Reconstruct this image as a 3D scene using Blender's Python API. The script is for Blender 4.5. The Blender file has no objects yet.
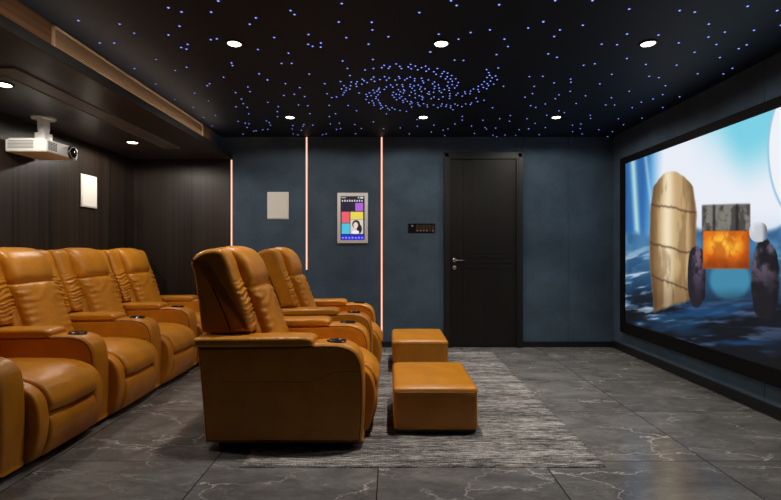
import bpy, bmesh, math, random
import numpy as np
from mathutils import Vector, Matrix
random.seed(7)
PI = math.pi
COL = bpy.context.scene.collection
CAMZ, F = 1.155, 480.0
XL, XR, YB, YF, H = -3.05, 2.65, 5.714, -1.6, 2.5

# ------------------------------------------------------------------ materials
def lin(c):
    c = c / 255.0
    return c / 12.92 if c <= 0.04045 else ((c + 0.055) / 1.055) ** 2.4
def rgb(r, g, b): return (lin(r), lin(g), lin(b), 1.0)

class Mat:
    def __init__(s, name, base=(.5, .5, .5, 1), rough=.5, metal=0.0, spec=.5):
        s.m = bpy.data.materials.new(name); s.m.use_nodes = True
        s.t = s.m.node_tree; s.n = s.t.nodes; s.l = s.t.links
        s.b = s.n['Principled BSDF']
        s.b.inputs['Base Color'].default_value = base
        s.b.inputs['Roughness'].default_value = rough
        s.b.inputs['Metallic'].default_value = metal
        s.b.inputs['Specular IOR Level'].default_value = spec
    def node(s, typ, **kw):
        n = s.n.new(typ)
        for k, v in kw.items():
            if k.startswith('i_'):
                key = k[2:]
                n.inputs[int(key) if key.isdigit() else key.replace('_', ' ')].default_value = v
            else: setattr(n, k, v)
        return n
    def link(s, a, b): s.l.new(a, b)
    def coord(s, scale=(1, 1, 1), kind='Object'):
        tc = s.node('ShaderNodeTexCoord'); mp = s.node('ShaderNodeMapping')
        mp.inputs['Scale'].default_value = scale
        s.link(tc.outputs[kind], mp.inputs['Vector']); return mp.outputs[0]
    def noise(s, vec, scale=5, detail=4, rough=.5, dist=0):
        n = s.node('ShaderNodeTexNoise', i_Scale=scale, i_Detail=detail, i_Roughness=rough, i_Distortion=dist)
        s.link(vec, n.inputs['Vector']); return n.outputs['Fac']
    def ramp(s, fac, stops):
        r = s.node('ShaderNodeValToRGB'); e = r.color_ramp.elements
        while len(e) < len(stops): e.new(.5)
        for el, (p, c) in zip(e, stops): el.position = p; el.color = c
        s.link(fac, r.inputs['Fac']); return r.outputs['Color']
    def math(s, op, a, b=None, clamp=False):
        n = s.node('ShaderNodeMath', operation=op); n.use_clamp = clamp
        for i, v in enumerate((a, b)):
            if v is None: continue
            if isinstance(v, (int, float)): n.inputs[i].default_value = v
            else: s.link(v, n.inputs[i])
        return n.outputs[0]
    def mix(s, fac, a, b, blend='MIX'):
        n = s.node('ShaderNodeMix', data_type='RGBA', blend_type=blend)
        for idx, v in ((0, fac), (6, a), (7, b)):
            if isinstance(v, (int, float, tuple)): n.inputs[idx].default_value = v
            else: s.link(v, n.inputs[idx])
        return n.outputs[2]
    def color(s, c): s.link(c, s.b.inputs['Base Color'])
    def bump(s, h, strength=.3, dist=.01):
        n = s.node('ShaderNodeBump', i_Strength=strength, i_Distance=dist)
        s.link(h, n.inputs['Height']); s.link(n.outputs[0], s.b.inputs['Normal'])
    def emit(s, col, strength):
        s.b.inputs['Emission Color'].default_value = col; s.b.inputs['Emission Strength'].default_value = strength

def m_leather(name, c):
    M = Mat(name, c, .35, spec=.45)
    v = M.coord()
    cl = M.noise(v, 6, 3)
    M.color(M.ramp(cl, [(.3, tuple(x * .86 for x in c[:3]) + (1,)), (.7, tuple(min(1, x * 1.1) for x in c[:3]) + (1,))]))
    g = M.node('ShaderNodeTexVoronoi', i_Scale=260); M.link(v, g.inputs['Vector'])
    big = M.noise(v, 16, 3, .55, .6)
    M.bump(M.math('ADD', M.math('MULTIPLY', g.outputs['Distance'], .10), M.math('MULTIPLY', big, .9)), .30, .012)
    return M.m
def m_plain(name, c, rough=.5, metal=0, spec=.5): return Mat(name, c, rough, metal, spec).m
def m_emit(name, c, st):
    M = Mat(name, (0.02, .02, .02, 1), .5); M.emit(c, st); return M.m
def m_wood(name, dark, light, axis, freq=45, rough=.45):
    M = Mat(name, light, rough, spec=.35)
    sc = [freq, freq, freq]; sc[axis] = .35
    v = M.coord(tuple(sc))
    streak = M.noise(v, 1.0, 5, .65)
    sc2 = [freq * .22] * 3; sc2[axis] = .05
    plank = M.noise(M.coord(tuple(sc2)), 1.0, 2, .4)
    f = M.math('ADD', M.math('MULTIPLY', streak, .65), M.math('MULTIPLY', plank, .35))
    M.color(M.ramp(f, [(.33, dark), (.5, tuple((a + b) / 2 for a, b in zip(dark, light))), (.68, light)]))
    M.bump(streak, .2, .003)
    return M.m
def m_cloth_wall():
    M = Mat('blue_textile_wall', rgb(60, 78, 94), .82, spec=.25)
    v = M.coord()
    big = M.noise(v, 3, 5, .6)
    weave = M.noise(M.coord((60, 60, 170)), 1, 3, .7)
    weave2 = M.noise(M.coord((170, 170, 60)), 1, 3, .7)
    f = M.math('ADD', M.math('MULTIPLY', big, .5), M.math('MULTIPLY', M.math('ADD', weave, weave2), .25))
    M.color(M.ramp(f, [(.33, rgb(57, 73, 88)), (.67, rgb(85, 105, 123))]))
    M.bump(M.math('ADD', weave, weave2), .35, .004)
    return M.m
def m_floor():
    M = Mat('grey_marble_tile', rgb(80, 76, 73), .2, spec=.5)
    tc = M.node('ShaderNodeTexCoord'); sep = M.node('ShaderNodeSeparateXYZ'); M.link(tc.outputs['Object'], sep.inputs[0])
    tx = M.math('DIVIDE', M.math('ADD', sep.outputs[0], .962), .897)
    ty = M.math('DIVIDE', M.math('SUBTRACT', sep.outputs[1], 2.627), .81)
    ix, iy = M.math('FLOOR', tx), M.math('FLOOR', ty)
    comb = M.node('ShaderNodeCombineXYZ'); M.link(ix, comb.inputs[0]); M.link(iy, comb.inputs[1])
    wn = M.node('ShaderNodeTexWhiteNoise', noise_dimensions='2D'); M.link(comb.outputs[0], wn.inputs['Vector'])
    off = M.node('ShaderNodeVectorMath', operation='SCALE'); M.link(wn.outputs['Color'], off.inputs[0]); off.inputs['Scale'].default_value = 17.0
    add = M.node('ShaderNodeVectorMath', operation='ADD'); M.link(tc.outputs['Object'], add.inputs[0]); M.link(off.outputs[0], add.inputs[1])
    rot = M.node('ShaderNodeMapping'); rot.inputs['Rotation'].default_value = (0, 0, .6); rot.inputs['Scale'].default_value = (1, 1.9, 1)
    M.link(add.outputs[0], rot.inputs['Vector'])
    v = rot.outputs[0]
    # warp for the veins
    nz = M.node('ShaderNodeTexNoise', i_Scale=2.1, i_Detail=5, i_Roughness=.6); M.link(v, nz.inputs['Vector'])
    wsc = M.node('ShaderNodeVectorMath', operation='SCALE'); M.link(nz.outputs['Color'], wsc.inputs[0]); wsc.inputs['Scale'].default_value = .9
    wv = M.node('ShaderNodeVectorMath', operation='ADD'); M.link(v, wv.inputs[0]); M.link(wsc.outputs[0], wv.inputs[1])
    vo = M.node('ShaderNodeTexVoronoi', feature='DISTANCE_TO_EDGE', i_Scale=1.35); M.link(wv.outputs[0], vo.inputs['Vector'])
    vein = M.ramp(vo.outputs['Distance'], [(0, (1, 1, 1, 1)), (.02, (0, 0, 0, 1))])
    vo2 = M.node('ShaderNodeTexVoronoi', feature='DISTANCE_TO_EDGE', i_Scale=2.7); M.link(wv.outputs[0], vo2.inputs['Vector'])
    vein2 = M.ramp(vo2.outputs['Distance'], [(0, (.8, .8, .8, 1)), (.03, (0, 0, 0, 1))])
    patch = M.ramp(M.noise(v, 2.4, 3), [(.42, (0, 0, 0, 1)), (.62, (1, 1, 1, 1))])
    cloud = M.noise(v, 2.6, 6, .62, .8)
    cloud = M.math('ADD', M.math('MULTIPLY', cloud, .74), M.math('MULTIPLY', M.noise(v, 22, 5, .7, .4), .26))
    base = M.ramp(cloud, [(.3, rgb(84, 83, 83)), (.5, rgb(111, 109, 108)), (.72, rgb(144, 141, 139))])
    c1 = M.mix(M.math('MULTIPLY', vein, patch), base, rgb(192, 188, 183))
    c2 = M.mix(M.math('MULTIPLY', M.math('MULTIPLY', vein2, patch), .55), c1, rgb(165, 158, 150))
    def joint(t, w):
        fr = M.math('FRACT', t)
        d = M.math('MINIMUM', fr, M.math('SUBTRACT', 1.0, fr))
        return M.math('LESS_THAN', d, w)
    j = M.math('MAXIMUM', joint(tx, .0032), joint(ty, .0036))
    M.color(M.mix(j, c2, rgb(22, 20, 19)))
    M.link(M.math('ADD', M.math('MULTIPLY', M.noise(v, 9, 3), .12), .11), M.b.inputs['Roughness'])
    return M.m
def m_rug():
    M = Mat('grey_streaked_rug', rgb(100, 96, 96), .95, spec=.1)
    a = M.noise(M.coord((5, 105, 1)), 1, 3, .6)
    b = M.noise(M.coord((18, 190, 1)), 1, 2, .6)
    c = M.noise(M.coord((.7, 8, 1)), 1, 3, .6)
    sp = M.noise(M.coord((150, 150, 1)), 1, 1, .5)
    f = M.math('ADD', M.math('ADD', M.math('MULTIPLY', a, .34), M.math('MULTIPLY', b, .28)), M.math('ADD', M.math('MULTIPLY', c, .18), M.math('MULTIPLY', sp, .20)))
    M.color(M.ramp(f, [(.43, rgb(44, 43, 43)), (.50, rgb(106, 103, 102)), (.58, rgb(212, 207, 204))]))
    M.bump(M.math('ADD', b, sp), .7, .006)
    return M.m
def m_ceiling():
    M = Mat('matte_black_ceiling', rgb(20, 30, 46), .6, spec=.3)
    M.bump(M.noise(M.coord(), 60, 3), .12, .002)
    return M.m

LEA = m_leather('caramel_leather', rgb(203, 130, 29))
LEA2 = m_leather('caramel_leather_pads', rgb(205, 133, 31))
PIPE = m_plain('dark_piping', rgb(60, 33, 12), .5)
SEAM = m_plain('stitched_seam', rgb(150, 90, 34), .5)
BLACK = m_plain('black_plastic', rgb(18, 18, 20), .4)
CUP = m_plain('black_gloss', rgb(10, 12, 16), .2)
CLOTH = m_cloth_wall()
WALLDK = CLOTH
WOODW = m_wood('dark_wood_panel', rgb(12, 10, 9), rgb(56, 45, 37), 2, 48)
WOODS = m_wood('dark_wood_soffit', rgb(38, 40, 46), rgb(80, 83, 90), 1, 30, .35)
WOODF = m_wood('brown_wood_fascia', rgb(82, 58, 40), rgb(150, 112, 80), 1, 30)
CEIL = m_ceiling()
FLOOR = m_floor()
RUG = m_rug()
BASE = m_plain('black_skirting', rgb(24, 23, 24), .45)
DOORM = m_wood('dark_brown_door', rgb(17, 15, 14), rgb(30, 26, 23), 2, 30, .5)
DOORF = m_plain('black_door_frame', rgb(20, 18, 18), .5)
METAL = m_plain('brushed_steel', rgb(200, 196, 190), .3, 1.0)
TAN = m_plain('beige_grille', rgb(222, 194, 160), .55)
TANF = m_plain('beige_vent_frame', rgb(226, 196, 158), .5)
GREYV = m_plain('grey_slot_panel', rgb(98, 106, 118), .45)
GREYE = m_plain('grey_slot_edge', rgb(128, 135, 146), .45)
WHITE = m_plain('white_plastic', rgb(240, 238, 233), .4)
GRILLE = m_plain('offwhite_grille', rgb(238, 235, 228), .75)
GREY = m_plain('grey_slats', rgb(120, 118, 114), .5)
DARK = m_plain('dark_void', rgb(22, 22, 24), .6)
GLASS = m_plain('dark_lens_glass', rgb(12, 14, 24), .05)
FRAME = m_plain('black_velvet_frame', rgb(17, 16, 16), .75, spec=.15)
LAMP = m_emit('lamp_glow', (1, .90, .76, 1), 9)
RING = m_plain('dark_lamp_ring', rgb(40, 38, 36), .5)
LED = m_emit('led_glow', (1.0, .66, .52, 1), 1.12)
LEDC = m_plain('led_channel_glow', rgb(190, 104, 64), .4)  # orange edge glow of the strips put into the channel colour
STAR = m_emit('blue_star_point', (.24, .34, 1.0, 1), 2.0)
HALO = m_emit('blue_star_bloom', (.02, .08, 1.0, 1), .075)  # weakly emitting ring imitates the bloom around each star point
COVE = m_emit('cove_glow', (1, .84, .66, 1), 10.5)

# ------------------------------------------------------------------ mesh tools
def obj(name, bm, mat, parent=None, smooth=True, auto=None):
    me = bpy.data.meshes.new(name)
    bmesh.ops.recalc_face_normals(bm, faces=bm.faces)
    if smooth:
        for f in bm.faces: f.smooth = len(f.verts) < 40
    if auto:
        for e in bm.edges:
            if len(e.link_faces) == 2 and e.calc_face_angle(0) > math.radians(auto): e.smooth = False
    bm.to_mesh(me); bm.free()
    me.materials.append(mat)
    o = bpy.data.objects.new(name, me); COL.objects.link(o)
    if parent: o.parent = parent
    return o
def thing(name, label, cat, loc=(0, 0, 0), group=None):
    o = bpy.data.objects.new(name, None); COL.objects.link(o)
    o.empty_display_size = .1
    o.location = loc; o['label'] = label; o['category'] = cat
    if group: o['group'] = group
    return o
def tag(o, label, cat, group=None, kind=None):
    o['label'] = label; o['category'] = cat
    if group: o['group'] = group
    if kind: o['kind'] = kind
    return o
def struct(name, bm, mat, parent=None, **kw):
    o = obj(name, bm, mat, parent, smooth=False)
    o['kind'] = 'structure'; return o
def copy_tree(o, parent=None):
    c = o.copy(); COL.objects.link(c); c.parent = parent
    for ch in list(o.children): copy_tree(ch, c)
    return c
def bx(bm, x0, x1, y0, y1, z0, z1):
    v = [bm.verts.new((x, y, z)) for x in (x0, x1) for y in (y0, y1) for z in (z0, z1)]
    for f in ((0, 1, 3, 2), (4, 6, 7, 5), (0, 4, 5, 1), (2, 3, 7, 6), (0, 2, 6, 4), (1, 5, 7, 3)):
        bm.faces.new([v[i] for i in f])
def box(*a):
    bm = bmesh.new(); bx(bm, *a); return bm
def bbox(x0, x1, y0, y1, z0, z1, r=.005, seg=2):
    bm = box(x0, x1, y0, y1, z0, z1)
    bmesh.ops.bevel(bm, geom=bm.edges[:], offset=r, segments=seg, affect='EDGES', profile=.5)
    return bm
def rbox(x0, x1, y0, y1, z0, z1, r, n=10, puff_top=0, puff_side=0, disp=None):
    """rounded box with softly puffed faces"""
    bm = bmesh.new()
    bmesh.ops.create_cube(bm, size=2)
    bmesh.ops.subdivide_edges(bm, edges=bm.edges[:], cuts=n, use_grid_fill=True)
    c = Vector(((x0 + x1) / 2, (y0 + y1) / 2, (z0 + z1) / 2)); h = Vector(((x1 - x0) / 2, (y1 - y0) / 2, (z1 - z0) / 2))
    for v in bm.verts:
        u = Vector(v.co)
        # bring more rows near the edges
        u = Vector([math.copysign(abs(t) ** .75, t) for t in u])
        p = Vector((u.x * h.x, u.y * h.y, u.z * h.z))
        q = Vector([max(-(hh - r), min(hh - r, t)) for t, hh in zip(p, h)])
        d = p - q
        if d.length > 1e-9: p = q + d.normalized() * r * min(1, max(abs(t) for t in d) / r)
        if puff_top and u.z > 0: p.z += puff_top * (1 - u.x ** 2) * (1 - u.y ** 2) * u.z
        if puff_side:
            p.x += puff_side * u.x * (1 - u.y ** 2) * (1 - u.z ** 2)
            p.y += puff_side * u.y * (1 - u.x ** 2) * (1 - u.z ** 2)
        if disp: p = disp(p, u)
        v.co = p + c
    return bm
def smooth_loop(pts, sub=6):
    out = []; n = len(pts)
    for i in range(n):
        p0, p1, p2, p3 = (Vector(pts[(i + k) % n]) for k in (-1, 0, 1, 2))
        for s in range(sub):
            t = s / sub
            out.append(.5 * ((2 * p1) + (p2 - p0) * t + (2 * p0 - 5 * p1 + 4 * p2 - p3) * t * t + (3 * p1 - p0 - 3 * p2 + p3) * t ** 3))
    return out
def loft(pts, y0, y1, r, sub=6, mid=5, disp=None, endseg=5, bm=None, scaled=False):
    """extrude a side profile (x,z) along y with rounded ends"""
    P = smooth_loop(pts, sub); n = len(P)
    area = sum(P[i].x * P[(i + 1) % n].y - P[(i + 1) % n].x * P[i].y for i in range(n))
    if area < 0: P.reverse()
    N = []
    for i in range(n):
        t = P[(i + 1) % n] - P[i - 1]
        nn = Vector((t.y, -t.x)); N.append(nn.normalized() if nn.length > 1e-9 else Vector((0, 0)))
    for _ in range(2):
        N = [(N[i - 1] + N[i] * 2 + N[(i + 1) % n]).normalized() for i in range(n)]
    own = bm is None
    if own: bm = bmesh.new()
    rows = [(y0 + r * (1 - math.cos(PI / 2 * k / endseg)), r * (1 - math.sin(PI / 2 * k / endseg))) for k in range(endseg + 1)]
    ends = list(rows)
    lo = Vector((min(p.x for p in P), min(p.y for p in P))); hi = Vector((max(p.x for p in P), max(p.y for p in P)))
    cc, hh = (lo + hi) / 2, (hi - lo) / 2
    ya, yb = y0 + r, y1 - r
    for k in range(1, mid): rows.append((ya + (yb - ya) * k / mid, 0))
    rows += [(y1 - (y - y0), ins) for y, ins in reversed(ends)]
    rings = []
    for y, ins in rows:
        ring = []
        for p, nn in zip(P, N):
            q = cc + Vector(((p.x - cc.x) * (1 - ins / hh.x), (p.y - cc.y) * (1 - ins / hh.y))) if scaled else p - nn * ins
            co = Vector((q.x, y, q.y))
            if disp:
                d = disp(co, (y - y0) / (y1 - y0), nn)
                co = co + Vector((nn.x, 0, nn.y)) * d
            ring.append(bm.verts.new(co))
        rings.append(ring)
    for a, b in zip(rings, rings[1:]):
        for i in range(n): bm.faces.new((a[i], a[(i + 1) % n], b[(i + 1) % n], b[i]))
    bm.faces.new(rings[0]); bm.faces.new(list(reversed(rings[-1])))
    return bm
def tube(pts, r, closed=False, seg=6, bm=None):
    if bm is None: bm = bmesh.new()
    P = [Vector(p) for p in pts]; n = len(P); rings = []
    for i, p in enumerate(P):
        if closed: t = P[(i + 1) % n] - P[i - 1]
        else: t = P[min(i + 1, n - 1)] - P[max(i - 1, 0)]
        t.normalize()
        u = t.cross(Vector((0, 1, .01))); 
        if u.length < .1: u = t.cross(Vector((1, 0, 0)))
        u.normalize(); w = t.cross(u)
        rings.append([bm.verts.new(p + (u * math.cos(a) + w * math.sin(a)) * r) for a in (2 * PI * k / seg for k in range(seg))])
    pairs = list(zip(rings, rings[1:])) + ([(rings[-1], rings[0])] if closed else [])
    for a, b in pairs:
        for k in range(seg): bm.faces.new((a[k], a[(k + 1) % seg], b[(k + 1) % seg], b[k]))
    if not closed: bm.faces.new(rings[0]); bm.faces.new(list(reversed(rings[-1])))
    return bm
def lathe(prof, seg=32, axis='Z', at=(0, 0, 0), bm=None):
    """prof: list of (radius, height)"""
    if bm is None: bm = bmesh.new()
    rings = []
    for r, h in prof:
        ring = []
        for k in range(seg):
            a = 2 * PI * k / seg; c, s = r * math.cos(a), r * math.sin(a)
            co = {'Z': (c, s, h), 'X': (h, c, s), 'Y': (c, h, s)}[axis]
            ring.append(bm.verts.new(Vector(co) + Vector(at)))
        rings.append(ring)
    for a, b in zip(rings, rings[1:]):
        for k in range(seg): bm.faces.new((a[k], a[(k + 1) % seg], b[(k + 1) % seg], b[k]))
    bm.faces.new(rings[0]); bm.faces.new(list(reversed(rings[-1])))
    return bm

# ------------------------------------------------------------------ setting
T = .12
struct('floor', box(XL - T, XR + T, YF - T, YB + T, -T, 0), FLOOR)
struct('ceiling', box(XL - T, XR + T, YF - T, YB + T, H, H + T), CEIL)
struct('wall_left', box(XL - T, XL, YF, YB, 0, H), WOODW)
struct('wall_front', box(XL - T, XR + T, YF - T, YF, 0, H), CLOTH)
# right wall with fabric panel joints
bm = bmesh.new(); bx(bm, XR + .006, XR + T, YF, YB + T, 0, H)
ys = [YF, -.2, 1.0, 2.2, 3.4, 4.6, YB]
for a, b in zip(ys, ys[1:]): bx(bm, XR, XR + .008, a + .002, b - .002, 0, H)
struct('wall_right', bm, CLOTH)
SOX = -1.887     # edge of the lowered soffit
# rear wall: cloth panels with narrow joints
bm = bmesh.new(); bx(bm, SOX - .3, XR + T, YB + .006, YB + T, 0, H)
xs = [-2.05, -1.0, -.11, .632, 1.575, 2.115, XR]
for a, b in zip(xs, xs[1:]): bx(bm, a + .002, b - .002, YB, YB + .008, 0, H)
struct('wall_back', bm, CLOTH)
struct('trim_1', box(XL, SOX - .012, YB - .012, YB - .0005, 0, 2.294), WOODW)          # wood cladding on the rear wall
struct('trim_2', box(XL, SOX, YF, YB - .013, 2.235, 2.294), WOODS)                        # soffit board
struct('trim_5', box(SOX, SOX + .008, YF, YB - .013, 2.233, 2.294), m_plain('black_edge_strip', rgb(20, 18, 17), .6))  # edge strip of the soffit
struct('trim_3', box(-2.06, -2.01, YF, 5.39, 2.294, H), WOODF)                            # fascia above the soffit
struct('trim_4', box(-2.06, -2.011, 5.391, YB, 2.294, H), CLOTH)                           # cloth end of the fascia
# skirtings
bm = bmesh.new(); bx(bm, SOX, .625, YB - .015, YB, 0, .065); bx(bm, 1.575, XR, YB - .015, YB, 0, .065)
struct('baseboard_back', bm, BASE)
struct('baseboard_right', box(XR - .015, XR, YF, YB - .015, 0, .08), BASE)
struct('baseboard_left', box(XL, XL + .012, YF, YB - .02, 0, .08), BASE)

# door
dx0, dx1, dzt = .632, 1.565, 2.31
leaf = bmesh.new()
fw = .075
yl = YB - .02
def panel(a, b, c, d): bx(leaf, a, b, yl, yl + .015, c, d)
g = .007
vx = dx0 + fw + .155
zc = [0.012, .935, .995, 1.055, 1.115, dzt - fw]
panel(dx0 + fw, vx - g, zc[0], zc[-1])
for a, b in zip(zc, zc[1:]): panel(vx, dx1 - fw, a, b - g)
bx(leaf, dx0 + fw, dx1 - fw, yl + .004, yl + .018, .012, zc[-1])
door = struct('door_1', leaf, DOORM)
fr = bmesh.new()
for a, b, c, d in ((dx0, dx0 + fw, 0, dzt), (dx1 - fw, dx1, 0, dzt), (dx0 + fw, dx1 - fw, dzt - fw, dzt)):
    bx(fr, a, b, YB - .045, YB, c, d)
for a, b, c, d in ((dx0 + .012, dx0 + fw - .02, 0, dzt - .012), (dx1 - fw + .02, dx1 - .012, 0, dzt - .012), (dx0 + .012, dx1 - .012, dzt - fw + .02, dzt - .012)):
    bx(fr, a, b, YB - .052, YB - .04, c, d)
o = obj('door_frame', fr, DOORF, door, smooth=False)
hb = lathe([(.026, yl - .008), (.026, yl)], 20, 'Y', (.757, 0, 1.035)); lathe([(.010, yl - .05), (.010, yl - .006)], 14, 'Y', (.757, 0, 1.035), hb)
tube([(.757, yl - .047, 1.035), (.80, yl - .05, 1.034), (.875, yl - .046, 1.032)], .009, bm=hb)
obj('door_handle', hb, METAL, door)['label'] = 'steel lever handle'
obj('keyhole', lathe([(.024, yl - .008), (.022, yl - .010), (.010, yl - .011)], 20, 'Y', (.757, 0, .947)), METAL, door)

# ------------------------------------------------------------------ seats
def ruche(amp=.0075, wl=.031, z0=.67, z1=1.0, seed=0):
    def f(co, t, n):
        z = co.z
        w = max(0, min(1, (z - z0) / .06)) * max(0, min(1, (z1 - z) / .08))
        e = 1 if n.x > .2 else max(0, n.x / .2)
        s = math.sin(2 * PI * z / wl + 2.2 * math.sin(t * 5 + seed) + 1.3 * math.sin(z * 31 + seed))
        s2 = math.sin(2 * PI * z / (wl * 1.7) - 3 * t + seed * 2)
        return amp * w * e * (s * .65 + s2 * .5) * (0.45 + .75 * (1 - abs(2 * t - 1)) ** .7)
    return f
ARM = [(.07, .03), (.045, .05), (.03, .25), (.008, .50), (.0, .572), (.012, .588), (.10, .592), (.35, .595), (.60, .600), (.74, .606), (.84, .602), (.905, .580), (.945, .535), (.962, .46), (.968, .33), (.965, .18), (.957, .06), (.94, .032), (.70, .03), (.35, .03)]
PAD = [(.0, .584), (-.016, .594), (-.016, .624), (.004, .638), (.20, .640), (.45, .643), (.60, .645), (.650, .640), (.674, .622), (.668, .600), (.645, .588), (.35, .582)]
SHELL = [(-.078, 1.085), (-.05, 1.12), (.0, 1.14), (.06, 1.14), (.10, 1.09), (.13, .98), (.175, .83), (.21, .70), (.20, .654), (.10, .650), (.0, .654), (-.018, .69), (-.035, .85), (-.06, 1.03)]
LOWB = [(.0, .66), (.0, .58), (.02, .45), (.08, .41), (.25, .41), (.31, .45), (.328, .52), (.312, .63), (.288, .70), (.262, .76), (.20, .78), (.06, .74), (.01, .70)]
BOL = [(-.083, 1.095), (-.06, 1.142), (-.01, 1.172), (.06, 1.186), (.115, 1.168), (.15, 1.10), (.182, 1.0), (.235, .865), (.275, .735), (.290, .672), (.272, .652), (.20, .650), (.150, .662), (.115, .82), (.065, .95), (.02, 1.05), (-.03, 1.08), (-.07, 1.076)]
HEAD = [(-.077, 1.10), (-.055, 1.15), (.0, 1.183), (.075, 1.194), (.145, 1.174), (.198, 1.122), (.232, 1.05), (.248, .985), (.236, .94), (.2, .925), (.15, .94), (.11, 1.02), (.05, 1.09), (-.02, 1.10)]
LUMB = [(.20, .935), (.25, .925), (.288, .88), (.315, .80), (.35, .70), (.39, .59), (.42, .50), (.41, .45), (.34, .44), (.24, .55), (.18, .75), (.18, .88)]
SEAT = [(.34, .34), (.33, .44), (.40, .472), (.60, .474), (.78, .472), (.90, .455), (.985, .415), (1.03, .355), (1.038, .315), (1.02, .282), (.96, .272), (.70, .28), (.45, .30)]
FOOT = [(.80, .262), (.96, .265), (1.015, .255), (1.036, .215), (1.033, .15), (1.012, .08), (.985, .042), (.93, .03), (.84, .04), (.80, .10)]
BORD = [(.34, .10), (.33, .42), (.40, .462), (.60, .467), (.78, .464), (.89, .447), (.97, .408), (1.014, .345), (1.027, .26), (1.022, .17), (1.0, .08), (.97, .038), (.88, .032), (.45, .04)]

def make_arm(root, y0, y1):
    a = obj('armrest', loft(ARM, y0, y1, .028, 5, 3, scaled=True), LEA, root)
    obj('arm_pad', loft(PAD, y0 - .004, y1 + .004, .022, 5, 3, scaled=True), LEA2, a)
    cy = (y0 + y1) / 2
    z = .6085
    cup = lathe([(.0565, z - .006), (.0575, z + .0015), (.052, z + .004), (.047, z + .001), (.0455, z - .0005)], 36, 'Z', (.80, cy, 0))
    c = obj('cup_holder', cup, CUP, a, auto=50)
    P = smooth_loop(ARM, 4)
    ctr = Vector((.5, .33))
    for s, yy in ((-1, y0 + .003), (1, y1 - .003)):
        ring = []
        for p in P:
            d = (p - ctr)
            q = ctr + Vector((d.x * (1 - .022 / max(.2, abs(d.x) + .15)), d.y * (1 - .022 / max(.15, abs(d.y) + .1))))
            ring.append((q.x, yy, q.y))
        obj('piping', tube(ring, .0028, True, 5), PIPE, a)
        sy = y0 - .0003 if s < 0 else y1 + .0003
        obj('side_seam', tube([(.16, sy, .385), (.62, sy, .385), (.70, sy, .395), (.80, sy, .445), (.955, sy, .448)], .0016, seg=5), SEAM, a)
    return a
def make_seat(root, y0, y1, back_half):
    cy = (y0 + y1) / 2; bw = .085
    obj('side_border', loft(BORD, y0 + .001, y0 + bw, .016, 5, 2, scaled=True), LEA, root)
    obj('side_border', loft(BORD, y1 - bw, y1 - .001, .016, 5, 2, scaled=True), LEA, root)
    def soft(co, t, n):
        return .010 * (1 - (2 * t - 1) ** 2) * (1 if n.y > .3 or n.x > .3 else 0) + .002 * math.sin(co.x * 40 + 5 * t) * math.sin(t * 9)
    obj('seat_cushion', loft(SEAT, y0 + bw - .004, y1 - bw + .004, .020, 6, 8, soft, scaled=True), LEA2, root)
    obj('footrest', loft(FOOT, y0 + bw - .004, y1 - bw + .004, .020, 6, 6, scaled=True), LEA, root)
    hb, wide = back_half; cw = .205
    def squash(bm):
        for v in bm.verts:
            if v.co.z > .60: v.co.z = .60 + (v.co.z - .60) * .95
        return bm
    sh = obj('backrest', squash(loft(SHELL, cy - wide + .004, cy + wide - .004, .014, 5, 3)), LEA, root)
    obj('lower_back', loft(LOWB, cy - hb, cy + hb, .02, 5, 3), LEA, sh)
    obj('back_bolster', squash(loft(BOL, cy - wide, cy - cw + .025, .036, 30, 8, ruche(seed=1))), LEA2, sh)
    obj('back_bolster', squash(loft(BOL, cy + cw - .025, cy + wide, .036, 30, 8, ruche(seed=3))), LEA2, sh)
    def pil(co, t, n): return .012 * (1 - (2 * t - 1) ** 4) * (1 if n.x > 0 else .3)
    obj('headrest', squash(loft(HEAD, cy - cw, cy + cw, .038, 7, 8, pil)), LEA2, sh)
    def lum(co, t, n):
        e = 1 if n.x > .1 else 0
        edge = abs(2 * t - 1)
        w = max(0, edge - .45) / .55
        return e * (.012 * (1 - edge ** 3) + .004 * w * math.sin(2 * PI * co.z / .05 + (3 if t > .5 else 0)) + .003 * math.sin(co.z * 60 + 4 * math.sin(t * 6)) * (1 if .8 < co.z < .92 else .2))
    obj('lumbar_cushion', squash(loft(LUMB, cy - cw, cy + cw, .03, 12, 10, lum)), LEA2, sh)
    for s in (-1, 1):
        yy = cy + s * (wide - .004)
        obj('back_piping', squash(tube([(-.01, yy, 1.068), (.03, yy, 1.0), (.062, yy, .92), (.095, yy, .84), (.128, yy, .76), (.150, yy, .70), (.158, yy, .668)], .0045, seg=5)), PIPE, sh)

def make_recliner(label, arms, seat, hb, y_end, group):
    t = thing('recliner_armchair', label, 'recliner', group=group)
    for a in arms: make_arm(t, *a)
    make_seat(t, *seat, hb)
    obj('base', box(.12, .90, arms[0][0] + .03, y_end - .03, 0, .036), BLACK, t, smooth=False)
    return t
X0F = -1.12
RUGZ = .008
GF, GR = 'front pair of recliners', 'rear row of recliners along the wood wall'
c1 = make_recliner('caramel recliner of the front pair nearer the camera, its dark outer side in full view',
                   [(0, .18), (.74, .92)], (.18, .74), (.27, .352), .92, GF)
c1.location = (X0F, 2.765, RUGZ)
c2 = copy_tree(c1); c2.location = (X0F, 4.085, RUGZ)
c2['label'] = 'caramel recliner of the front pair farther from the camera, close to the blue rear wall'
X0L = -2.868
PL, YL = .745, 2.342
r1 = make_recliner('caramel recliner in the wood wall row with its backrest out of view, nearest the camera', [(0, .17)], (.17, .739), (.268, .355), .739, GR)
r1.location = (X0L, YL, 0)
labs = ['caramel recliner second in the wood wall row, half its backrest cut by the photo edge',
        'caramel recliner third in the wood wall row, below the white speaker on the wood wall']
for i, lb in enumerate(labs):
    c = copy_tree(r1); c.location = (X0L, YL + PL * (i + 1), 0); c['label'] = lb
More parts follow.
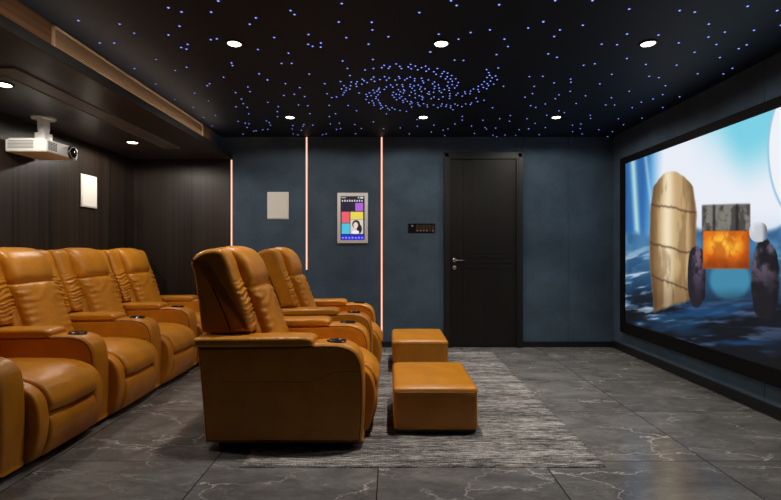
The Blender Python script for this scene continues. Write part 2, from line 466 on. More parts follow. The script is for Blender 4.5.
r4 = make_recliner('caramel recliner at the far end of the wood wall row, by the dark corner', [(0, .17), (.745, .915)], (.17, .745), (.268, .355), .915, GR)
r4.location = (X0L, YL + PL * 3, 0)

# ottomans
def make_ottoman(label):
    t = thing('ottoman', label, 'ottoman', group='footstools in front of the front recliners')
    w, d = .525, .69
    def pleat(p, u):
        if abs(u.y) > .95 and abs(u.z) < .8: p.y -= .0016 * math.sin(p.x * 95) * u.y
        return p
    obj('body', rbox(0, w, 0, d, .022, .272, .022, 22, 0, .006, pleat), LEA, t)
    obj('seat_pad', rbox(-.003, w + .003, -.003, d + .003, .225, .292, .028, 16, .024), LEA2, t)
    r = .03; ring = []
    for cx, cy, a0 in ((w - r, r, -PI / 2), (w - r, d - r, 0), (r, d - r, PI / 2), (r, r, PI)):
        for k in range(6):
            a = a0 + (PI / 2) * k / 5; ring.append((cx + (r + .004) * math.cos(a), cy + (r + .004) * math.sin(a), .262))
    obj('piping', tube(ring, .0035, True, 5), SEAM, t)
    for x in (.06, w - .06):
        for y in (.06, d - .06):
            obj('foot', lathe([(.022, 0), (.026, .026)], 16, 'Z', (x, y, 0)), BLACK, t)
    obj('underside', box(.012, w - .012, .012, d - .012, .008, .03), BLACK, t, smooth=False)
    return t
o1 = make_ottoman('square caramel leather ottoman nearer the camera, on the striped grey rug'); o1.location = (.02, 2.985, RUGZ)
o2 = copy_tree(o1); o2.location = (.02, 4.53, RUGZ); o2['label'] = 'square caramel leather ottoman farther back on the rug, nearer the rear wall'

# rug with a slightly irregular cut edge
bm = bmesh.new()
nx, ny = 60, 80; x0, x1, y0, y1 = -.80, 1.15, 2.545, 5.42
top = [[None] * (ny + 1) for _ in range(nx + 1)]
for i in range(nx + 1):
    for j in range(ny + 1):
        x = x0 + (x1 - x0) * i / nx; y = y0 + (y1 - y0) * j / ny
        if i in (0, nx): x += random.uniform(-.004, .004)
        z = RUGZ - .0006 + .0006 * math.sin(x * 11) * math.sin(y * 7)
        if i in (0, nx) or j in (0, ny): z = .004
        top[i][j] = bm.verts.new((x, y, z))
for i in range(nx):
    for j in range(ny): bm.faces.new((top[i][j], top[i + 1][j], top[i + 1][j + 1], top[i][j + 1]))
edge = [top[i][0] for i in range(nx + 1)] + [top[nx][j] for j in range(1, ny + 1)] + [top[i][ny] for i in range(nx - 1, -1, -1)] + [top[0][j] for j in range(ny - 1, 0, -1)]
low = [bm.verts.new((v.co.x, v.co.y, 0.0005)) for v in edge]
for k in range(len(edge)): bm.faces.new((edge[k], low[k], low[(k + 1) % len(edge)], edge[(k + 1) % len(edge)]))
bm.faces.new(low)
tag(obj('rug', bm, RUG, smooth=True), 'grey rug with fine cross stripes lying under the ottomans on the marble floor', 'rug')

# ------------------------------------------------------------------ projector under the soffit
PZ = 2.235
t = thing('projector', 'white projector hanging from the dark wood soffit on a short pole', 'projector', (-2.84, 3.93, PZ))
px0, px1, py0, py1, pz0, pz1 = -.192, .135, -.16, .225, -.307, -.205
body = obj('body', bbox(px0, px1, py0, py1, pz0, pz1, .014, 3), WHITE, t, auto=35)
obj('top_cover', bbox(px0 + .01, px1 - .03, py0 + .02, py1 - .02, pz1 - .004, pz1 + .012, .008, 2), WHITE, t, auto=35)
sv = bmesh.new()
for k in range(6): bx(sv, px0 + .025, px1 - .10, py0 - .002, py0 + .006, pz0 + .028 + k * .011, pz0 + .033 + k * .011)
obj('side_vent', sv, GREY, body, smooth=False)
sv = bmesh.new()
for k in range(2): bx(sv, px1 - .085, px1 - .03, py0 - .002, py0 + .006, pz0 + .03 + k * .03, pz0 + .05 + k * .03)
sv2 = bmesh.new()
for i in range(4):
    for k in range(6): bx(sv2, px1 - .004, px1 + .0015, py0 + .025 + i * .026, py0 + .045 + i * .026, pz0 + .022 + k * .0115, pz0 + .0285 + k * .0115)
obj('front_vent', sv2, DARK, body, smooth=False)
sv.free()
lx, ly, lz = px1, py0 + .30, pz0 + .052
lens = obj('lens_ring', lathe([(.052, lx - .02), (.052, lx + .012), (.047, lx + .018), (.041, lx + .018), (.038, lx + .002)], 36, 'X', (0, ly, lz)), BLACK, t, auto=40)
obj('lens_glass', lathe([(.037, lx + .001), (.030, lx + .009), (.016, lx + .014), (.004, lx + .0155)], 32, 'X', (0, ly, lz)), GLASS, lens)
obj('mount_plate', lathe([(.084, -.014), (.088, -.005), (.088, 0)], 40), WHITE, t, auto=40)
obj('mount_pole', lathe([(.036, -.13), (.040, -.11), (.043, -.09), (.043, -.03), (.047, -.012)], 32), WHITE, t, auto=40)
obj('mount_bracket', bbox(-.045, .045, -.045, .045, pz1 + .008, -.125, .008, 2), WHITE, t, auto=40)

# ------------------------------------------------------------------ wall speakers
def speaker(label, w, h):
    t = thing('wall_speaker', label, 'speaker', group='flat white wall speakers')
    obj('speaker_frame', bbox(-w / 2, w / 2, -.018, 0, -h / 2, h / 2, .006, 2), WHITE, t, auto=35)
    obj('grille', bbox(-w / 2 + .010, w / 2 - .010, -.022, -.015, -h / 2 + .010, h / 2 - .010, .003, 1), GRILLE, t, auto=35)
    return t
s1 = speaker('white flat speaker panel on the blue rear wall between two glowing strips', .255, .325); s1.location = ((277.7 - 390) / 84, YB, CAMZ + (250 - 205.7) / 84)
s2 = copy_tree(s1); s2.location = (XL, 4.835, 1.745); s2.rotation_euler = (0, 0, PI / 2)
s2['label'] = 'white flat speaker panel on the dark wood wall beside the projector'

# ------------------------------------------------------------------ touch panel
def wx(px): return (px - 390) / 84.0
def wz(py): return CAMZ + (250 - py) / 84.0
t = thing('touch_screen', 'lit touch screen in a silver frame on the blue rear wall, showing coloured tiles', 'touch screen', (0, YB, 0))
fr = obj('frame', bbox(wx(337), wx(367.5), -.03, 0, wz(243.2), wz(193), .006, 2), m_plain('silver_frame', rgb(238, 234, 234), .4), t, auto=35)
def hexm(name, c, s=1.0): return m_emit(name, rgb(*c), s)
def flat(name, x0, x1, y0, y1, mat, par, d):
    return obj(name, box(wx(x0), wx(x1), -.030 - d, -.029, wz(y1), wz(y0)), mat, par, smooth=False)
scr = flat('display', 340.3, 364.2, 196.5, 240, hexm('display_black', (8, 8, 18)), t, .001)
tiles = [('purple', (355, 362.8, 203.2, 211.2), (176, 96, 214)), ('night', (341, 354.6, 203.2, 211.2), (14, 10, 44)), ('red', (341.4, 349.4, 212, 223), (236, 92, 110)),
         ('yellow', (350.2, 362.8, 212, 219.6), (232, 214, 84)), ('cyan', (341.4, 349.6, 223.6, 234), (70, 196, 224)), ('photo_ground', (350.2, 362.8, 219.9, 234), (216, 208, 204)),
         ('blue_dock', (340.6, 363.8, 235, 239.8), (28, 32, 214))]
for nm, r, c in tiles: flat('tile', *r, hexm('tile_' + nm, c, .95), scr, .0018)
# portrait tile: a dark haired person in a white shirt
def disc(px, py, rx, ry, d):
    bm = bmesh.new(); n = 24
    vs = [bm.verts.new((wx(px + rx * math.cos(2 * PI * k / n)), -.030 - d, wz(py + ry * math.sin(2 * PI * k / n)))) for k in range(n)]
    ws = [bm.verts.new((v.co.x, -.0305, v.co.z)) for v in vs]
    bm.faces.new(vs); bm.faces.new(ws)
    for k in range(n): bm.faces.new((vs[k], vs[(k + 1) % n], ws[(k + 1) % n], ws[k]))
    return bm
pt = obj('portrait', disc(355.8, 224.4, 3.9, 4.2, .0022), hexm('portrait_hair', (20, 14, 18)), scr, smooth=False)
obj('hair', disc(359.0, 229.0, 2.6, 4.6, .0023), hexm('portrait_hair2', (20, 14, 18)), scr, smooth=False)
obj('face', disc(355.4, 225.4, 2.3, 3.1, .0027), hexm('portrait_face', (240, 208, 196)), scr, smooth=False)
obj('shirt', disc(355.2, 232.2, 3.6, 1.9, .0026), hexm('portrait_shirt', (238, 236, 238)), scr, smooth=False)
wm = hexm('icon_white', (214, 214, 224))
ib = bmesh.new()
for k in range(9):
    x = 341.6 + k * 2.42
    bx(ib, wx(x), wx(x + 1.25), -.0322, -.030, wz(201.9), wz(200.4 - .3 * (k % 2)))
bx(ib, wx(341), wx(345.5), -.0322, -.030, wz(198.3), wz(197.6)); bx(ib, wx(357.5), wx(359), -.0322, -.030, wz(198.6), wz(197.4)); bx(ib, wx(360), wx(363), -.0322, -.030, wz(198.8), wz(197.3))
obj('icon_row', ib, wm, scr, smooth=False)
ib = bmesh.new()
for k in range(7):
    x = 341.8 + k * 3.2
    bx(ib, wx(x), wx(x + 1.7), -.0325, -.030, wz(238.6), wz(237.2 - .3 * (k % 2)))
obj('dock_icons', ib, hexm('icon_lilac', (150, 150, 255)), scr, smooth=False)

# switch panel beside the door
t = thing('switch_panel', 'long dark switch plate with a row of small buttons beside the door', 'light switch', (0, YB, 0))
pl = obj('plate', bbox(wx(407.5), wx(434.5), -.012, 0, wz(232.8), wz(223.6), .003, 1), m_plain('smoked_plate', rgb(20, 17, 16), .25), t, auto=35)
bmat = m_plain('bronze_button', rgb(62, 44, 34), .35)
for k in range(6):
    x = 415.6 + k * 3.1
    b = obj('button', bbox(wx(x), wx(x + 2.6), -.015, -.010, wz(231.8), wz(224.8), .0015, 1), bmat, pl, auto=35)
    if k in (0, 1, 2, 3, 5): obj('button_mark', box(wx(x + .7), wx(x + 1.9), -.0156, -.0145, wz(231.2), wz(230.2)), m_plain('mark_grey', rgb(150, 145, 140), .5), b, smooth=False)
obj('dial', lathe([(.011, -.0165), (.013, -.010)], 16, 'Y', (wx(411.7), 0, wz(225.9))), METAL, pl)

# ------------------------------------------------------------------ vents
t = thing('air_vent', 'long beige louvred air grille on the wood fascia just under the ceiling', 'air vent', (-2.01, 0, 0))
ya, yb, za, zb = 2.845, 5.12, 2.31, 2.492
fb = bmesh.new()
bx(fb, 0, .014, ya, yb, zb - .012, zb); bx(fb, 0, .014, ya, yb, za, za + .012)
bx(fb, 0, .014, ya, ya + .014, za, zb); bx(fb, 0, .014, yb - .014, yb, za, zb)
obj('vent_frame', fb, TANF, t, smooth=False)
sl = bmesh.new(); n = 13
for k in range(n):
    z = za + .012 + (zb - za - .024) * (k + .5) / n
    v = [sl.verts.new(c) for c in ((.001, ya + .014, z + .004), (.012, ya + .014, z - .004), (.012, yb - .014, z - .004), (.001, yb - .014, z + .004),
                                   (.001, ya + .014, z + .0065), (.012, ya + .014, z - .0015), (.012, yb - .014, z - .0015), (.001, yb - .014, z + .0065))]
    for f in ((0, 1, 2, 3), (7, 6, 5, 4), (0, 4, 5, 1), (3, 2, 6, 7), (1, 5, 6, 2), (0, 3, 7, 4)): sl.faces.new([v[i] for i in f])
obj('louvre', sl, TAN, t, smooth=False)
obj('vent_back', box(.0002, .001, ya + .01, yb - .01, za + .01, zb - .01), m_plain('vent_shadow_plate', rgb(150, 124, 98), .7), t, smooth=False)
t = thing('slot_vent', 'long flat grey slot panel set along the underside of the wood soffit', 'air vent', (0, 0, 2.235))
obj('panel', bbox(-2.38, -2.225, 2.84, 5.06, -.004, 0, .001, 1), GREYV, t, smooth=False)
eb = bmesh.new()
bx(eb, -2.231, -2.221, 2.835, 5.065, -.009, 0); bx(eb, -2.386, -2.376, 2.835, 5.065, -.009, 0)
bx(eb, -2.376, -2.231, 2.835, 2.845, -.009, 0); bx(eb, -2.376, -2.231, 5.055, 5.065, -.009, 0)
obj('rim', eb, GREYE, t, smooth=False)

# ------------------------------------------------------------------ led strips
def led(label, px, z0, z1):
    t = thing('led_strip', label, 'light strip', (wx(px), YB, 0), 'vertical light strips on the rear wall')
    w = .0125
    obj('channel', box(-w - .005, w + .005, -.008, 0, z0, z1), LEDC, t, smooth=False)
    obj('diffuser', bbox(-w + .004, w - .004, -.014, -.006, z0 + .004, z1 - .004, .004, 2), LED, t)
    return t
led('thin glowing strip at the edge of the dark wood panel, under the soffit', 231.3, .07, 2.23)
led('thin glowing strip that stops short in mid wall, right of the white speaker', 306.3, .915, 2.5)
led('thin glowing strip running from ceiling to floor right of the touch screen', 381.2, .07, 2.5)

cv = thing('cove_strip', 'warm light strip lying in the cove on top of the soffit edge below the air grille', 'light strip', (-1.93, 0, 2.294))
obj('channel', box(-.012, .012, YF + .05, 5.33, 0, .004), LEDC, cv, smooth=False)
obj('diffuser', bbox(-.008, .008, YF + .06, 5.32, .003, .009, .002, 1), COVE, cv, smooth=False)

# ------------------------------------------------------------------ lamps
def spot(parent, energy, angle, blend=.2, col=(1, .93, .83), size=.04, name='bulb'):
    L = bpy.data.lights.new(name, 'SPOT'); L.energy = energy; L.spot_size = math.radians(angle); L.spot_blend = blend
    L.color = col; L.shadow_soft_size = size
    o = bpy.data.objects.new(name, L); COL.objects.link(o); o.parent = parent; o.location = (0, 0, -.02)
    return o
def downlight(label, loc, energy, angle, r=.044, group='round downlights in the black ceiling', nm='downlight', beam=0):
    t = thing(nm, label, 'ceiling light', loc, group)
    obj('rim', lathe([(r + .012, 0), (r + .012, -.006), (r, -.008), (r - .002, -.003)], 36), RING, t, auto=40)
    obj('lens', lathe([(r - .001, -.002), (r - .004, -.007), (.004, -.0085)], 36), LAMP, t)
    if beam: spot(t, beam, 72, 1.0)
    spot(t, energy, angle, name='spill')
    return t
E = 104.0
names = [('left', 'above the front recliner'), ('middle', ''), ('right', 'nearest the screen')]
lb = {(0, 0): 'round downlight in the near row, left, over the nearest front recliner',
      (1, 0): 'round downlight in the near row, middle, above the star spiral',
      (2, 0): 'round downlight in the near row, right, nearest the screen',
      (0, 1): 'round downlight in the far row, left, above the short glowing strip',
      (1, 1): 'round downlight in the far row, middle, below the star spiral',
      (2, 1): 'round downlight in the far row, right, beyond the door and above the blue wall'}
for j, (y, s) in enumerate(((3.12, 154), (4.85, 99))):
    for i, x in enumerate((-1.015, .33, 1.675)):
        downlight(lb[(i, j)], (x, y, H), 20.0 if i else 15.0, 170, beam=(E if i else E * .58))
for x, y, en, l in ((-2.52, 3.12, 42, 'round soffit downlight above the projector, at the photo edge'), (-2.58, 4.80, 34, 'round soffit downlight over the far end of the wood wall row')):
    t = downlight(l, (x, y, 2.235), en, 176, .05, 'downlights in the wood soffit', 'soffit_downlight')

# ------------------------------------------------------------------ star ceiling
TILES = [((60, 0), 6.008, [(107,122),(355,143),(442,198),(648,45),(727,70),(715,156),(648,209),(235,257),(322,257),(725,284),(764,265),(757,294),(574,356),(444,411),(689,422),(757,403)]),
 ((180, 0), 6.008, [(227,5),(184,71),(453,106),(416,144),(661,62),(685,86),(182,237),(218,232),(563,224),(465,296),(306,377),(312,393),(259,463),(607,380),(668,380),(649,318),(472,442),(522,478)]),
 ((300, 0), 6.008, [(248,20),(230,131),(428,132),(432,178),(48,206),(46,265),(73,277),(123,257),(121,282),(275,225),(409,264),(528,219),(714,74),(253,365),(435,356),(52,444),(282,410),(297,453),(778,311)]),
 ((420, 0), 6.008, [(183,3),(217,31),(473,27),(738,129),(647,167),(417,178),(301,194),(228,234),(110,204),(61,311),(205,360),(258,362),(504,234),(525,278),(457,327),(767,322),(467,407),(654,459),(735,457)]),
 ((540, 0), 6.008, [(88,2),(312,2),(532,53),(17,130),(254,150),(117,178),(82,218),(520,203),(709,209),(367,264),(460,267),(47,322),(99,343),(259,391),(326,382),(519,350),(633,386),(428,445),(653,457),(711,465)]),
 ((651, 0), 6.008, [(169,62),(260,71),(578,36),(755,62),(345,143),(342,221),(441,191),(616,181),(390,266),(164,256),(259,313),(572,268),(524,291),(411,344),(151,390),(486,409),(432,443),(277,442),(778,150)]),
 ((140, 70), 7.1, [(108,98),(490,96),(473,110),(383,163),(242,208),(482,218),(374,263),(447,335),(532,321),(507,396),(675,159),(762,119),(717,205),(730,238),(758,264),(678,260),(769,310),(693,363),(744,376),(770,381),(757,407),(728,454)]),
 ((240, 70), 7.1, [(133,26),(192,70),(319,96),(488,28),(421,124),(68,152),(307,179),(382,171),(456,187),(193,228),(269,259),(261,294),(263,330),(412,247),(477,252),(492,308),(598,96),(615,167),(630,250),(631,330),(184,360),(204,373),(212,391),(194,420),(158,423),(94,433),(111,430),(372,393),(450,385),(443,398),(368,418),(433,427),(374,453),(408,459),(513,390),(638,382),(702,377),(682,420),(711,415),(583,459),(609,453),(717,475)]),
 ((320, 105), 7.1, [(244,137),(290,166),(375,119),(250,202),(380,225),(449,168),(566,162),(631,204),(688,150),(685,102)]),
 ((330, 55), 7.81, [(270,115),(335,104),(78,206),(400,98),(419,79),(454,103),(464,89),(513,68),(541,87),(554,104),(608,92),(626,72),(631,106),(663,85),(682,114),(711,97),(743,86),(768,108),(748,125),(249,188),(262,200),(319,190),(337,171),(345,204),(386,190),(423,168),(438,195),(458,178),(506,194),(534,168),(541,182),(581,194),(598,182),(622,171),(658,183),(657,200),(711,180),(720,201),(727,216),(765,193),(162,210),(208,208),(199,224),(203,244),(245,226),(286,214),(157,238),(151,265),(105,238),(123,255),(86,263),(120,276),(106,292),(97,310),(47,326),(10,330),(223,295),(138,393),(203,434),(40,457),(333,273),(380,257),(376,268),(420,267),(437,248),(470,232),(487,249),(519,231),(364,281),(343,294),(387,289),(304,294),(279,306),(288,323),(317,316),(371,309),(356,325),(354,338),(278,347),(326,356),(373,351),(300,371),(336,373),(341,391),(382,370),(390,380),(396,393),(407,407),(393,418),(433,396),(448,415),(461,427),(481,411),(503,423),(543,432),(593,438),(437,458),(560,231),(565,245),(530,270),(545,285),(491,290),(513,305),(484,312),(497,329),(538,308),(556,323),(541,335),(516,348),(572,270),(579,279),(570,295),(623,228),(622,245),(652,240),(637,258),(657,276),(630,289),(662,301),(617,314),(662,333),(584,343),(565,353),(568,368),(600,361),(629,362),(636,373),(621,381),(633,404),(685,233),(706,248),(697,265),(710,284),(738,263),(693,316),(713,321),(722,330),(717,345),(682,371),(686,386),(697,396),(727,379),(755,388),(757,404),(770,285),(758,299),(772,305)]),
 ((410, 55), 7.81, [(210,104),(183,129),(200,149),(247,143),(261,128),(236,166),(290,140),(287,168),(321,159),(274,185),(313,186),(353,184),(294,210),(327,204),(373,214),(288,240),(325,230),(363,237),(302,256),(345,256),(301,275),(264,268),(307,300),(307,318),(305,337),(370,297),(357,312),(424,286),(428,300),(404,320),(465,301),(469,280),(492,264),(595,112),(611,136),(618,157),(598,174),(637,176),(665,162),(677,191),(625,202),(576,206),(600,223),(650,226),(557,229),(609,237),(530,243),(569,252),(595,261),(527,268),(535,286),(726,243),(513,335),(524,363),(575,352),(640,410),(405,478),(187,209),(173,224),(190,244),(185,261),(218,232),(223,256),(181,290),(183,326),(226,280),(241,292),(253,325),(161,340),(221,344),(181,389),(247,381),(239,397),(214,409),(281,388),(277,401),(314,395),(313,410),(331,426),(348,382),(368,392),(401,401),(431,380),(476,373),(468,386)]),
 ((420, 105), 7.1, [(298,80),(297,106),(244,134),(362,149),(95,142),(77,191),(161,177),(194,168),(142,225),(172,215),(383,201),(443,107),(562,96),(638,73),(632,114),(458,159),(468,170),(534,163),(701,174),(756,96),(766,168),(515,213),(541,224),(600,212),(676,213),(662,228)]),
 ((500, 70), 7.1, [(239,115),(227,166),(174,192),(215,252),(250,264),(381,90),(498,63),(500,85),(495,150),(415,175),(389,202),(318,240),(603,182),(705,97),(537,237),(747,247),(415,289),(453,302),(329,320),(246,378),(319,408),(201,417),(275,459),(637,320),(640,342),(511,391),(571,382),(565,415),(512,437),(579,453),(517,475),(699,423),(760,472)]),
 ((590, 70), 7.1, [(275,150),(148,196),(171,248),(296,266),(361,227),(444,205),(513,173),(532,110),(632,189),(514,265),(366,341),(198,345),(234,388),(155,437)])]
stars = []
for (ox, oy), s, pts in TILES:
    for u, v in pts:
        px, py = ox + u / s, oy + v / s
        d = F * (H - CAMZ) / (250 - py)
        x = (px - 390) * d / F
        if d > YB - .02 or x > XR - .02 or x < -2.0: continue
        el = ((px - 412) / 88) ** 2 + ((py - 88) / 24) ** 2
        stars.append((d, x, el < 1 and s == 7.81))
stars.sort()
SR = .0056
def star_bm(loc=(0, 0, 0), bm=None):
    first_face = len(bm.faces) if bm else 0
    bm = lathe([(SR * 2.3, 0), (SR * 2.2, -.0008), (SR, -.001)], 10, 'Z', loc, bm)
    lathe([(SR, 0), (SR * .8, -.003), (.0012, -.0042)], 10, 'Z', loc, bm)
    bm.faces.ensure_lookup_table()
    for f in bm.faces[first_face:]:
        f.material_index = 1 if max((v.co - Vector(loc)).xy.length for v in f.verts) > SR * 1.3 else 0
    return bm
first = {}
for d, x, sp in stars[:300]:
    if not first.get('m'):
        first['m'] = o = obj('star_light', star_bm(), STAR); o.data.materials.append(HALO)
    else:
        o = first['m'].copy(); COL.objects.link(o)
    o.location = (x, d, H)
    if sp: tag(o, 'tiny blue star light in the dense swirl on the black ceiling', 'star light', 'swirl of star lights')
    else: tag(o, 'tiny blue star light scattered apart from the swirl on the black ceiling', 'star light', 'scattered star lights')
bm = bmesh.new()
for d, x, sp in stars[300:]: star_bm((x, d, H), bm)
if len(stars) > 300:
    sf = obj('star_field', bm, STAR); sf.data.materials.append(HALO)
    tag(sf, 'tiny blue star lights at the far end of the black ceiling', 'star lights', None, 'stuff')
else: bm.free()

# ------------------------------------------------------------------ projection screen
XS = 2.60
t = thing('projection_screen', 'huge black framed screen on the right wall showing a bright blue picture', 'screen', (0, 0, 0))
ya, yb, za, zb = 2.72, 5.44, .23, 2.185
ia, ib_, ja, jb = 2.80, 5.335, .35, 2.112
fb = bmesh.new()
bx(fb, XS, XR - .002, ya, ia, za, zb); bx(fb, XS, XR - .002, ib_, yb, za, zb)
bx(fb, XS, XR - .002, ia, ib_, za, ja); bx(fb, XS, XR - .002, ia, ib_, jb, zb)
bx(fb, XS + .03, XR - .002, ia, ib_, ja, jb)
obj('screen_frame', fb, FRAME, t, smooth=False)

NU, NV = 560, 300
yy = np.linspace(ia, ib_, NU); zz = np.linspace(ja, jb, NV)
Yg, Zg = np.meshgrid(yy, zz, indexing='ij')
# the picture is composed in units read off the photograph, then lies on the screen as a flat image
PX = 390 + XS * F / Yg; PY = 250 - (Zg - CAMZ) * F / Yg
U = (ib_ - Yg) / (ib_ - ia); V = (Zg - ja) / (jb - ja)      # picture coordinates, left to right and bottom to top
rng = np.random.default_rng(3)
def vnoise(u, v, su, sv):
    a, b = u * su, v * sv
    i, j = np.floor(a).astype(int), np.floor(b).astype(int)
    fu, fv = a - i, b - j; fu = fu * fu * (3 - 2 * fu); fv = fv * fv * (3 - 2 * fv)
    tab = rng.random((int(su) * 3 + 8, int(sv) * 3 + 8))
    i = i % (tab.shape[0] - 1); j = j % (tab.shape[1] - 1)
    return (tab[i, j] * (1 - fu) + tab[i + 1, j] * fu) * (1 - fv) + (tab[i, j + 1] * (1 - fu) + tab[i + 1, j + 1] * fu) * fv
def sm(a, b, x):
    t_ = np.clip((x - a) / (b - a), 0, 1); return t_ * t_ * (3 - 2 * t_)
def C(*c): return np.array(c, float)
img = np.zeros(PX.shape + (3,))
def lay(mask, c):
    global img
    img = img * (1 - mask[..., None]) + np.asarray(c, float) * mask[..., None]
n1 = vnoise(U, V, 7, 4); n2 = vnoise(U, V, 26, 15)
img[:] = C(232, 236, 246)
lay(sm(682, 748, PX + (165 - PY) * .25) * sm(212, 140, PY + n1 * 30), C(120, 206, 226))
lay(sm(205, 245, PY) * .6, C(190, 208, 230))
# far pale bands on the left
lay(sm(666, 650, PX + n1 * 6) * .95, C(84, 160, 214))
lay(sm(652, 640, PX + (PY - 190) * .05) * .9, C(36, 92, 160))
lay(np.exp(-((PX - 633 - (PY - 190) * .06) / 3.0) ** 2) * .85, C(190, 232, 232))
lay(sm(628, 623, PX + n2 * 4), C(40, 74, 130))
lay(np.exp(-((PX - 646 - (PY - 175) * .12) / 1.8) ** 2) * .55, C(190, 226, 245))
# pale curved shape at the right edge
e = ((PX - 800) / 34) ** 2 + ((PY - 150) / 70) ** 2
lay(sm(1.12, .98, e), C(150, 190, 222)); lay(sm(1.0, .9, e), C(236, 240, 246))
# hills and sea
h = 236 - 10 * vnoise(U, V * 0, 9, 2) - 5 * vnoise(U, V * 0, 33, 2) + np.where(PX > 745, -4, 0) + sm(680, 625, PX) * 6
wat = sm(-3, 5, PY - h)
lay(wat, C(70, 122, 168)); lay(wat * sm(.35, .7, n2) * .6, C(40, 78, 120))
lay(sm(250, 290, PY + n1 * 14) * .8, C(30, 66, 98))
# pool of teal light under the block
lay(sm(1.1, .6, ((PX - 728) / 22) ** 2 + ((PY - 280) / 22) ** 2) * .9, C(66, 140, 172))
# dark ground, brushed streaks
def fbm(u, v, su, sv, oct_=4):
    t_, a_, n_ = 0, 1.0, 0
    for k in range(oct_):
        t_ = t_ + a_ * vnoise(u + k * .37, v + k * .61, su * 2 ** k, sv * 2 ** k); n_ += a_; a_ *= .6
    return t_ / n_
gd = sm(284, 316, PY - (PX - 640) * .06 + n1 * 12)
lay(gd * .96, C(8, 12, 20))
ang = .42
ua, va = U * math.cos(ang) + V * math.sin(ang) + 1, -U * math.sin(ang) * .6 + V * math.cos(ang) + 1
st = fbm(ua, va, 3, 16); st2 = fbm(ua, va, 5, 34); st3 = fbm(ua + .5, va, 2, 10)
lay(gd * sm(.46, .70, st) * .8, C(24, 66, 112)); lay(gd * sm(.56, .76, st2) * .7, C(84, 104, 140)); lay(gd * sm(.55, .75, st3) * .5, C(30, 84, 130))
lf = sm(700, 640, PX) * sm(225, 275, PY) * sm(330, 318, PY)
lay(lf * sm(.50, .66, st2) * .6, C(120, 160, 196)); lay(lf * sm(.60, .75, st2) * .8, C(196, 212, 226))
lay(sm(664, 625, PX) * sm(280, 325, PY) * sm(.62, .4, st) * .7, C(6, 10, 18))
rt = sm(745, 775, PX) * sm(235, 262, PY) * sm(310, 280, PY)
lay(rt * sm(.48, .66, st2) * .6, C(120, 176, 206))
lay(sm(740, 781, PX) * sm(322, 352, PY) * .75, C(6, 9, 15))
# tan standing stone
sn = fbm(U + 1, V + 1, 26, 5); wob = 2.0 * (fbm(U * 0 + 1, V + 1, 2, 6) - .5)
hw = 19 + 4 * sm(176, 215, PY) - 4 * sm(262, 305, PY)
a = (PX - 671 - wob) / hw
ct = 169 + 15 * np.abs(a) ** 2.2 + 3 * fbm(U + 1, V * 0 + 1, 30, 2)
stone = sm(1.05, .93, np.abs(a) + (sn - .5) * .12) * sm(0, 3, PY - ct) * sm(311, 304, PY + a * 6 + sn * 6)
lay(stone, C(190, 158, 112))
lay(stone * np.exp(-((a + .25) / .28) ** 2) * .85, C(248, 234, 202)); lay(stone * sm(-.45, -1, a) * .8, C(84, 56, 30))
lay(stone * sm(.35, 1, a) * .75, C(96, 66, 38)); lay(stone * np.exp(-((a - .62) / .14) ** 2) * .5, C(226, 196, 146))
lay(stone * sm(.50, .68, sn) * .45, C(112, 84, 54))
for yb_, sl_ in ((206, 4), (246, 6), (281, 8)): lay(stone * np.exp(-((PY - yb_ - a * sl_ - sn * 5) / 1.1) ** 2) * .65, C(70, 48, 28))
lay(stone * sm(262, 305, PY) * .45, C(70, 42, 18))
# amber block between dark boulders, a grey slab on top
def boulder(cx, cy, rx, ry, c, hi):
    q = fbm(U + 2, V + 1, 22, 14)
    e_ = np.abs((PX - cx) / rx) ** 2.4 + np.abs((PY - cy) / ry) ** 2.4 + (q - .5) * .5
    m_ = sm(1.06, .9, e_); lay(m_, c)
    lay(m_ * sm(.42, .66, q) * sm(.8, -.6, (PY - cy) / ry) * .75, hi); lay(m_ * sm(.3, 1.0, (PX - cx) / rx) * .5, C(6, 6, 10))
boulder(695, 277, 9, 31, C(34, 30, 42), C(128, 108, 134)); boulder(763, 280, 14, 40, C(24, 22, 30), C(116, 104, 122))
slab = sm(699, 701, PX) * sm(749, 747, PX) * sm(203, 206, PY + (PX - 724) * .03) * sm(236, 233, PY)
q = fbm(U + 3, V + 2, 30, 18)
lay(slab, C(70, 68, 66)); lay(slab * sm(.4, .62, q) * .7, C(148, 144, 136)); lay(slab * np.exp(-((PX - 712) / 1.4) ** 2) * .8, C(30, 28, 28)); lay(slab * np.exp(-((PX - 735) / 1.6) ** 2) * .8, C(28, 26, 26))
lay(slab * sm(228, 235, PY) * .6, C(30, 26, 24))
blk = sm(700, 702, PX) * sm(748, 746, PX) * sm(230, 232, PY) * sm(270, 267, PY)
q = fbm(U + 4, V + 3, 18, 12)
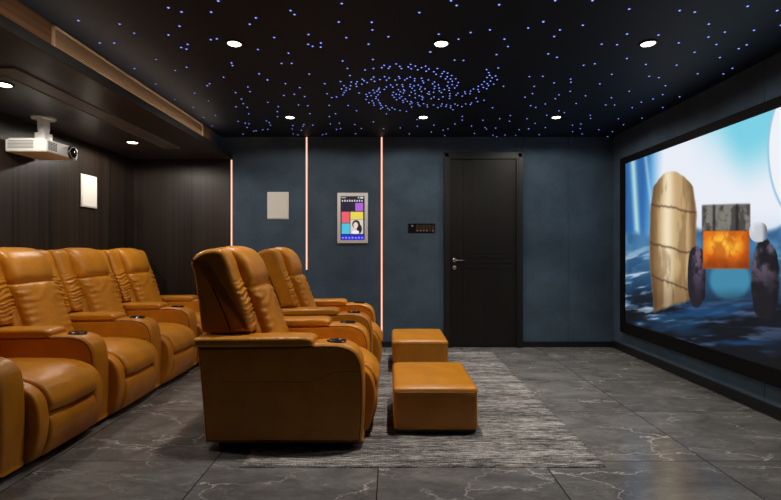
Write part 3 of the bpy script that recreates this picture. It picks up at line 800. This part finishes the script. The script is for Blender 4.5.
lay(blk, C(222, 112, 16)); lay(blk * sm(1.1, 0, ((PX - 722) / 22) ** 2 + ((PY - 245) / 15) ** 2) * .9, C(254, 196, 60))
lay(blk * sm(.48, .68, q) * .6, C(168, 62, 10)); lay(blk * sm(254, 268, PY) * .6, C(104, 36, 8)); lay(blk * sm(738, 748, PX) * .5, C(120, 44, 10))
boulder(756, 232, 9, 10, C(196, 198, 206), C(240, 240, 244))
img = np.clip(img, 0, 255) / 255
linimg = np.where(img <= .04045, img / 12.92, ((img + .055) / 1.055) ** 2.4)
verts = np.stack([np.full(Yg.size, XS + .012), Yg.ravel(), Zg.ravel()], 1)
idx = np.arange(NU * NV).reshape(NU, NV)
faces = np.stack([idx[:-1, :-1].ravel(), idx[:-1, 1:].ravel(), idx[1:, 1:].ravel(), idx[1:, :-1].ravel()], 1)
me = bpy.data.meshes.new('screen_surface'); me.from_pydata(verts.tolist(), [], faces.tolist())
at = me.color_attributes.new('picture', 'FLOAT_COLOR', 'POINT')
at.data.foreach_set('color', np.concatenate([linimg.reshape(-1, 3), np.ones((NU * NV, 1))], 1).astype(np.float32).ravel())
M = Mat('lit_picture', (.02, .02, .02, 1), .6, spec=.1)
an = M.node('ShaderNodeVertexColor', layer_name='picture'); M.link(an.outputs['Color'], M.b.inputs['Emission Color']); M.b.inputs['Emission Strength'].default_value = 1.0
me.materials.append(M.m)
so = bpy.data.objects.new('screen_surface', me); COL.objects.link(so); so.parent = t
so['label'] = 'bright picture of blue hills, a tan stone and an amber block'

# ------------------------------------------------------------------ world, camera, view
w = bpy.data.worlds.new('World'); bpy.context.scene.world = w; w.use_nodes = True
w.node_tree.nodes['Background'].inputs[0].default_value = (0, 0, 0, 1)
cam = bpy.data.cameras.new('Camera'); cam.sensor_width = 36; cam.lens = F / 781 * 36
co = bpy.data.objects.new('Camera', cam); COL.objects.link(co)
co.location = (0, 0, CAMZ); co.rotation_euler = (PI / 2, 0, 0); cam.clip_start = .05
sc = bpy.context.scene; sc.camera = co
sc.view_settings.view_transform = 'Standard'; sc.view_settings.look = 'None'; sc.view_settings.exposure = 0; sc.view_settings.gamma = 1
